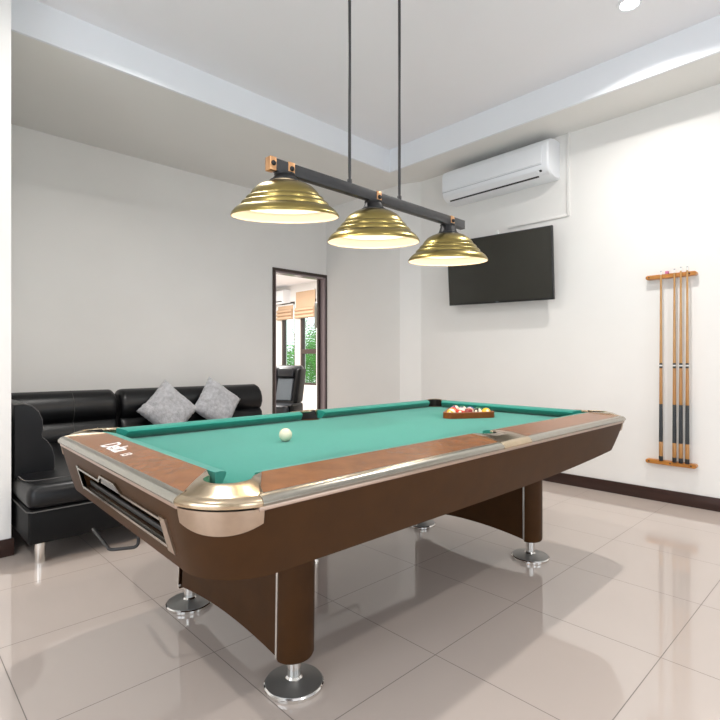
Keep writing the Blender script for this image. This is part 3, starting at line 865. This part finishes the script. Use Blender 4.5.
# ------------------------------------------------------------------ cue rack and cues
XR = XW
def rack_bar(name, label, z, holes):
    t = thing(name, label, 'cue rack', (XR, 1.176, z), 0, 'wall cue rack bars')
    L_ = .176; hh = .0165
    pl = [( -L_ + hh - hh * math.sin(a), hh * math.cos(a)) for a in [PI * i / 10 for i in range(11)]]
    pl = arc(-L_ + hh, 0, hh, 90, 270, 8) + arc(L_ - hh, 0, hh, -90, 90, 8)
    bm = bmesh.new(); loft(bm, [[(-.052, y, zz) for y, zz in pl], [(0, y, zz) for y, zz in pl]])
    bmesh.ops.bevel(bm, geom=[e for e in bm.edges if abs(e.verts[0].co.x + .052) < 1e-5 and abs(e.verts[1].co.x + .052) < 1e-5], offset=.004, segments=2, affect='EDGES')
    finish('wooden_bar', bm, M['rackwood'], t)
    for y in (-.13, .15) if z > 1 else (-.14, 0.0, .15):
        bm = bmesh.new(); loft(bm, [[(x, y + r * math.cos(2 * PI * i / 12), r * math.sin(2 * PI * i / 12)) for i in range(12)] for x, r in ((-.050, .006), (-.0535, .006), (-.0545, .003))])
        finish('screw', bm, M['frame'], t)
    return t
rack_bar('cue_rack', 'upper orange wooden bar of the wall cue rack holding the cue tips', 1.787, True)
rack_bar('cue_rack', 'lower orange wooden bar of the wall cue rack under the cue butts', .319, False)
def cue(y, ztop, label):
    t = thing('pool_cue', label, 'pool cue', (XR - .066, y, .336), 0, 'pool cues in the wall rack')
    def seg(nm, z0, z1, r0, r1, m): 
        bm = bmesh.new(); lathe(bm, [(r0 * .96, z0), (r0, z0 + .0015), (r1, z1 - .0015), (r1 * .96, z1)], 0, 0, 0, 16); return finish(nm, bm, m, t)
    zt = ztop - .336
    seg('butt_cap', 0, .038, .0148, .0148, M['black']); seg('sleeve', .038, .150, .0146, .0142, M['cuewood2']); seg('wrap', .150, .446, .0140, .0125, M['wrap'])
    seg('forearm', .446, .728, .0124, .0108, M['cuewood2']); seg('joint', .728, .743, .0112, .0112, M['black']); seg('ring', .743, .754, .0110, .0110, M['white']); seg('collar', .754, .768, .0111, .0110, M['black'])
    seg('shaft', .768, zt - .03, .0106, .0066, M['cuewood']); seg('ferrule', zt - .03, zt - .006, .0068, .0066, M['white']); seg('tip', zt - .006, zt, .0062, .005, M['silver'])
    return t
cue(1.236, 1.828, 'pool cue standing alone at the left in the wall rack')
cue(1.143, 1.832, 'pool cue at the left of the three close together in the rack')
cue(1.100, 1.842, 'middle pool cue of the three close together in the rack')
cue(1.057, 1.840, 'rightmost pool cue in the wall rack')
tag(finish('chalk', B(XR - .045, XR - .022, 1.190, 1.213, 1.8035, 1.826, bev=.002), M['chalk'], None), 'pink chalk block on top of the upper cue rack bar', 'chalk')

# ------------------------------------------------------------------ sofa
def rounded_block(bm, x0, x1, y0, y1, z0, z1, r, crown=0.0):
    box(bm, x0, x1, y0, y1, z0, z1, bev=r, seg=4)
    return bm
PROFB = [(.27, .38), (.03, .38), (-.012, .43), (-.018, .50), (.0, .565), (.038, .603), (.010, .635), (-.012, .69), (-.010, .745), (.012, .80), (.055, .845), (.115, .865), (.18, .858), (.235, .82), (.262, .76), (.27, .66)]
def back_roll(bm, a0, a1, f):
    """profile swept from a0 to a1; f maps (t, depth, z) to a point"""
    cy = .14; cz = .62; rows = []
    L_ = a1 - a0
    for k in range(0, 11):
        e = k / 10; 
        rows.append((a0 + .05 * (1 - math.cos(e * PI / 2)) * 1.0, .80 + .20 * math.sin(e * PI / 2)))
    mid = []
    ends = [(t, s) for t, s in rows]
    seq = ends + [(a0 + L_ * .5, 1.0)] + [(a1 - (t - a0), s) for t, s in ends[::-1]]
    loft(bm, [[f(t, cy + (d_ - cy) * s, (cz + (z - cz) * s) if z > .42 else z) for d_, z in PROFB] for t, s in seq])
sofa_l = thing('sofa', 'left corner chaise of the black leather sofa with a rounded arm beside the table end', 'sofa', (0, 0, 0), 0, 'black leather sofa units')
YBK = 4.74
CX0, CX1 = .59, 1.56
finish('base', rounded_block(bmesh.new(), CX0, CX1, 3.17, 5.02, .13, .315, .015), M['leather2'], sofa_l)
bm = bmesh.new(); rounded_block(bm, CX0 - .004, CX1 + .004, 3.163, 4.80, .305, .448, .055)
st = finish('seat', bm, M['leather'], sofa_l, 50)
bm = bmesh.new(); pth = [(CX0 + .03, 4.6, .3085), (CX0 - .006, 4.55, .3085), (CX0 - .006, 3.19, .3085), (CX0 + .015, 3.16, .3085), (CX1 - .015, 3.16, .3085), (CX1 + .006, 3.19, .3085), (CX1 + .006, 4.2, .3085)]
tube(bm, pth, .0035, 6); finish('stitching', bm, M['stitch'], st)
bm = bmesh.new(); tube(bm, fillet([(CX0 + .012, 3.50, .4495), (CX0 + .012, 3.30, .4495), (CX0 + .20, 3.30, .4495), (CX1, 3.30, .4495)], .08), .003, 6)
finish('stitching', bm, M['stitch'], st)
bm = bmesh.new(); back_roll(bm, CX0 + .0, CX1, lambda t, d_, z: (t, YBK + d_, z))
bk = finish('backrest', bm, M['leather'], sofa_l, 60)
bm = bmesh.new(); tube(bm, [(1.21, YBK + d_ - .001, z) for d_, z in PROFB[2:12]], .0024, 6); finish('stitching', bm, M['stitch'], bk)
# side arm: same rolled profile turned to face the seat
AYF = 3.56
bm = bmesh.new()
armp = [(0, .38), (.0, .862), (.045, .868), (.090, .856), (.125, .82), (.146, .765), (.148, .71), (.142, .675), (.146, .655), (.172, .630), (.198, .585), (.211, .53), (.212, .46), (.206, .38)]
rows = [[(CX0 + .118 + (px - .118) * k, y, .62 + (z - .62) * k if z > .4 else z) for px, z in armp] for y, k in ((AYF, .955), (AYF + .012, .985), (AYF + .03, 1.0), (4.74, 1.0))]
loft(bm, rows)
arm = finish('arm', bm, M['leather'], sofa_l, 45)
bm = bmesh.new(); tube(bm, [(CX0 + .118 + (px - .118) * .985 , AYF + .010, .62 + (z - .62) * .985) for px, z in armp[1:-1]], .0035, 6); finish('stitching', bm, M['stitch'], arm)
def sofa_leg(x, y, par):
    bm = bmesh.new(); lathe(bm, [(.027, 0), (.028, .004), (.028, .13)], x, y, 0, 24); finish('leg', bm, M['chrome'], par)
for x, y in ((.665, 3.275), (1.48, 3.275), (.665, 4.92), (1.48, 4.92)): sofa_leg(x, y, sofa_l)

sofa_r = thing('sofa', 'long right unit of the black leather sofa carrying the grey pillows under the white wall', 'sofa', (0, 0, 0), 0, 'black leather sofa units')
DX_0, DX_1 = 1.59, 3.07
finish('base', rounded_block(bmesh.new(), DX_0, DX_1, 4.18, 5.02, .13, .315, .015), M['leather2'], sofa_r)
bm = bmesh.new(); rounded_block(bm, DX_0 - .002, DX_1 + .004, 4.17, 4.80, .305, .425, .045); finish('seat', bm, M['leather'], sofa_r, 50)
bm = bmesh.new(); back_roll(bm, DX_0, DX_1, lambda t, d_, z: (t, YBK + d_, z))
bk = finish('backrest', bm, M['leather'], sofa_r, 60)
for x in (2.10, 2.58):
    bm = bmesh.new(); tube(bm, [(x, YBK + d_ - .001, z) for d_, z in PROFB[2:12]], .0022, 6); finish('stitching', bm, M['stitch'], bk)
for x, y in ((1.67, 4.26), (3.02, 4.26), (1.67, 4.94), (3.02, 4.94)): sofa_leg(x, y, sofa_r)

def pillow(label, x, y, z, rot, lean, yaw, size=.41, seed=0):
    rnd = random.Random(seed)
    n = 22; bm = bmesh.new(); g = [[], []]
    vs = {}
    for side in (0, 1):
        for i in range(n + 1):
            for j in range(n + 1):
                u = i / n * 2 - 1; v = j / n * 2 - 1
                if side == 1 and (i in (0, n) or j in (0, n)): vs[(1, i, j)] = vs[(0, i, j)]; continue
                t = .078 * ((1 - u ** 4) * (1 - v ** 4)) ** .55
                pin = 1 - .055 * (1 - abs(u) ** 2) * (abs(v) ** 3); pin2 = 1 - .055 * (1 - abs(v) ** 2) * (abs(u) ** 3)
                px = u * size / 2 * pin2; py = v * size / 2 * pin
                wob = .006 * math.sin(7 * u + seed) * math.cos(6 * v + 2 * seed) + rnd.uniform(-.0035, .0035)
                edge = rnd.uniform(-.004, .004) if (i in (0, n) or j in (0, n)) else 0
                vs[(side, i, j)] = bm.verts.new((px + edge, py + edge, (t + wob * min(1, t * 30)) * (1 if side == 0 else -1)))
    for side in (0, 1):
        for i in range(n):
            for j in range(n):
                q = [vs[(side, i, j)], vs[(side, i + 1, j)], vs[(side, i + 1, j + 1)], vs[(side, i, j + 1)]]
                bm.faces.new(q if side == 0 else q[::-1])
    o = finish('throw_pillow', bm, M['fur'], None, 180, (x, y, z))
    mt = Matrix.Rotation(yaw, 4, 'Z') @ Matrix.Rotation(PI / 2 - lean, 4, 'X') @ Matrix.Rotation(rot, 4, 'Z')
    o.rotation_euler = mt.to_euler()
    return tag(o, label, 'pillow', 'plush throw pillows on the sofa')
pillow('grey plush pillow standing on its corner, the left one on the black sofa', 1.965, 4.615, .668, math.radians(44), math.radians(18), 0, .415, 1)
pillow('grey plush pillow standing on its corner, the right one on the black sofa', 2.470, 4.640, .690, math.radians(52), math.radians(18), .1, .415, 2)

# ------------------------------------------------------------------ lights
def area(name, loc, rot, sx, sy, e, color, shape='RECTANGLE', spread=PI):
    l = bpy.data.lights.new(name, 'AREA'); l.shape = shape; l.size = sx; l.size_y = sy; l.energy = e; l.color = color; l.spread = spread
    o = bpy.data.objects.new(name, l); COL.objects.link(o); o.location = loc; o.rotation_euler = rot; return o
for i, (x, y) in enumerate([(3.505, 1.15), (1.36, 3.05), (1.36, -.95), (-.90, 1.15)]):
    area('downlight_light', (x, y, ZC - .012), (0, 0, 0), .10, .10, 24, (1.0, .965, .92), 'DISK', math.radians(150))
for k, x in enumerate(SX):
    l = bpy.data.lights.new('pendant_light', 'POINT'); l.energy = 6; l.color = (1, .83, .64); l.shadow_soft_size = .025
    o = bpy.data.objects.new('pendant_light', l); COL.objects.link(o); o.location = Vector((x, LY, 0)) + Vector((0, 0, 1.900 + SZ[k])) + Matrix.Rotation(math.radians(TILTS[k]), 3, rax) @ Vector((0, 0, -.130))
# daylight through the windows behind the camera
area('daylight_front_a', (-.15, RY0 - .02, 1.3), (-PI / 2, 0, PI), 1.4, 2.3, 16, (.82, .90, 1.0))
area('daylight_front_b', (2.15, RY0 - .02, 1.3), (-PI / 2, 0, PI), 1.4, 2.3, 16, (.82, .90, 1.0))
area('daylight_side', (RX0 - .01, .5, 1.3), (0, -PI / 2, 0), 2.3, 2.7, 40, (.84, .91, 1.0))
# added fill that brightens the neighbouring room, no lamp seen there
area('neighbour_fill_light', (4.6, 8.0, ZF - .02), (0, 0, 0), .8, .8, 140, (1, .97, .93))
# world
wd = bpy.data.worlds.new('sky'); S.world = wd; wd.use_nodes = True
bg = wd.node_tree.nodes['Background']; bg.inputs['Color'].default_value = (.90, .96, 1.0, 1); bg.inputs['Strength'].default_value = 1.7

# ------------------------------------------------------------------ camera
cd = bpy.data.cameras.new('camera'); cam = bpy.data.objects.new('camera', cd); COL.objects.link(cam)
cd.sensor_width = 36; cd.sensor_fit = 'HORIZONTAL'; cd.lens = 506 / 720 * 36; cd.shift_y = 1 / 720; cd.clip_start = .05
cam.location = (0, 0, 1.12)
f = Vector((.692, .722, 0)).normalized()
cam.rotation_euler = (PI / 2, 0, math.atan2(f.y, f.x) - PI / 2)
S.camera = cam
S.view_settings.view_transform = 'Standard'; S.view_settings.look = 'None'
S.view_settings.exposure = 0.15; S.view_settings.gamma = 1.0; S.view_settings.use_curve_mapping = False
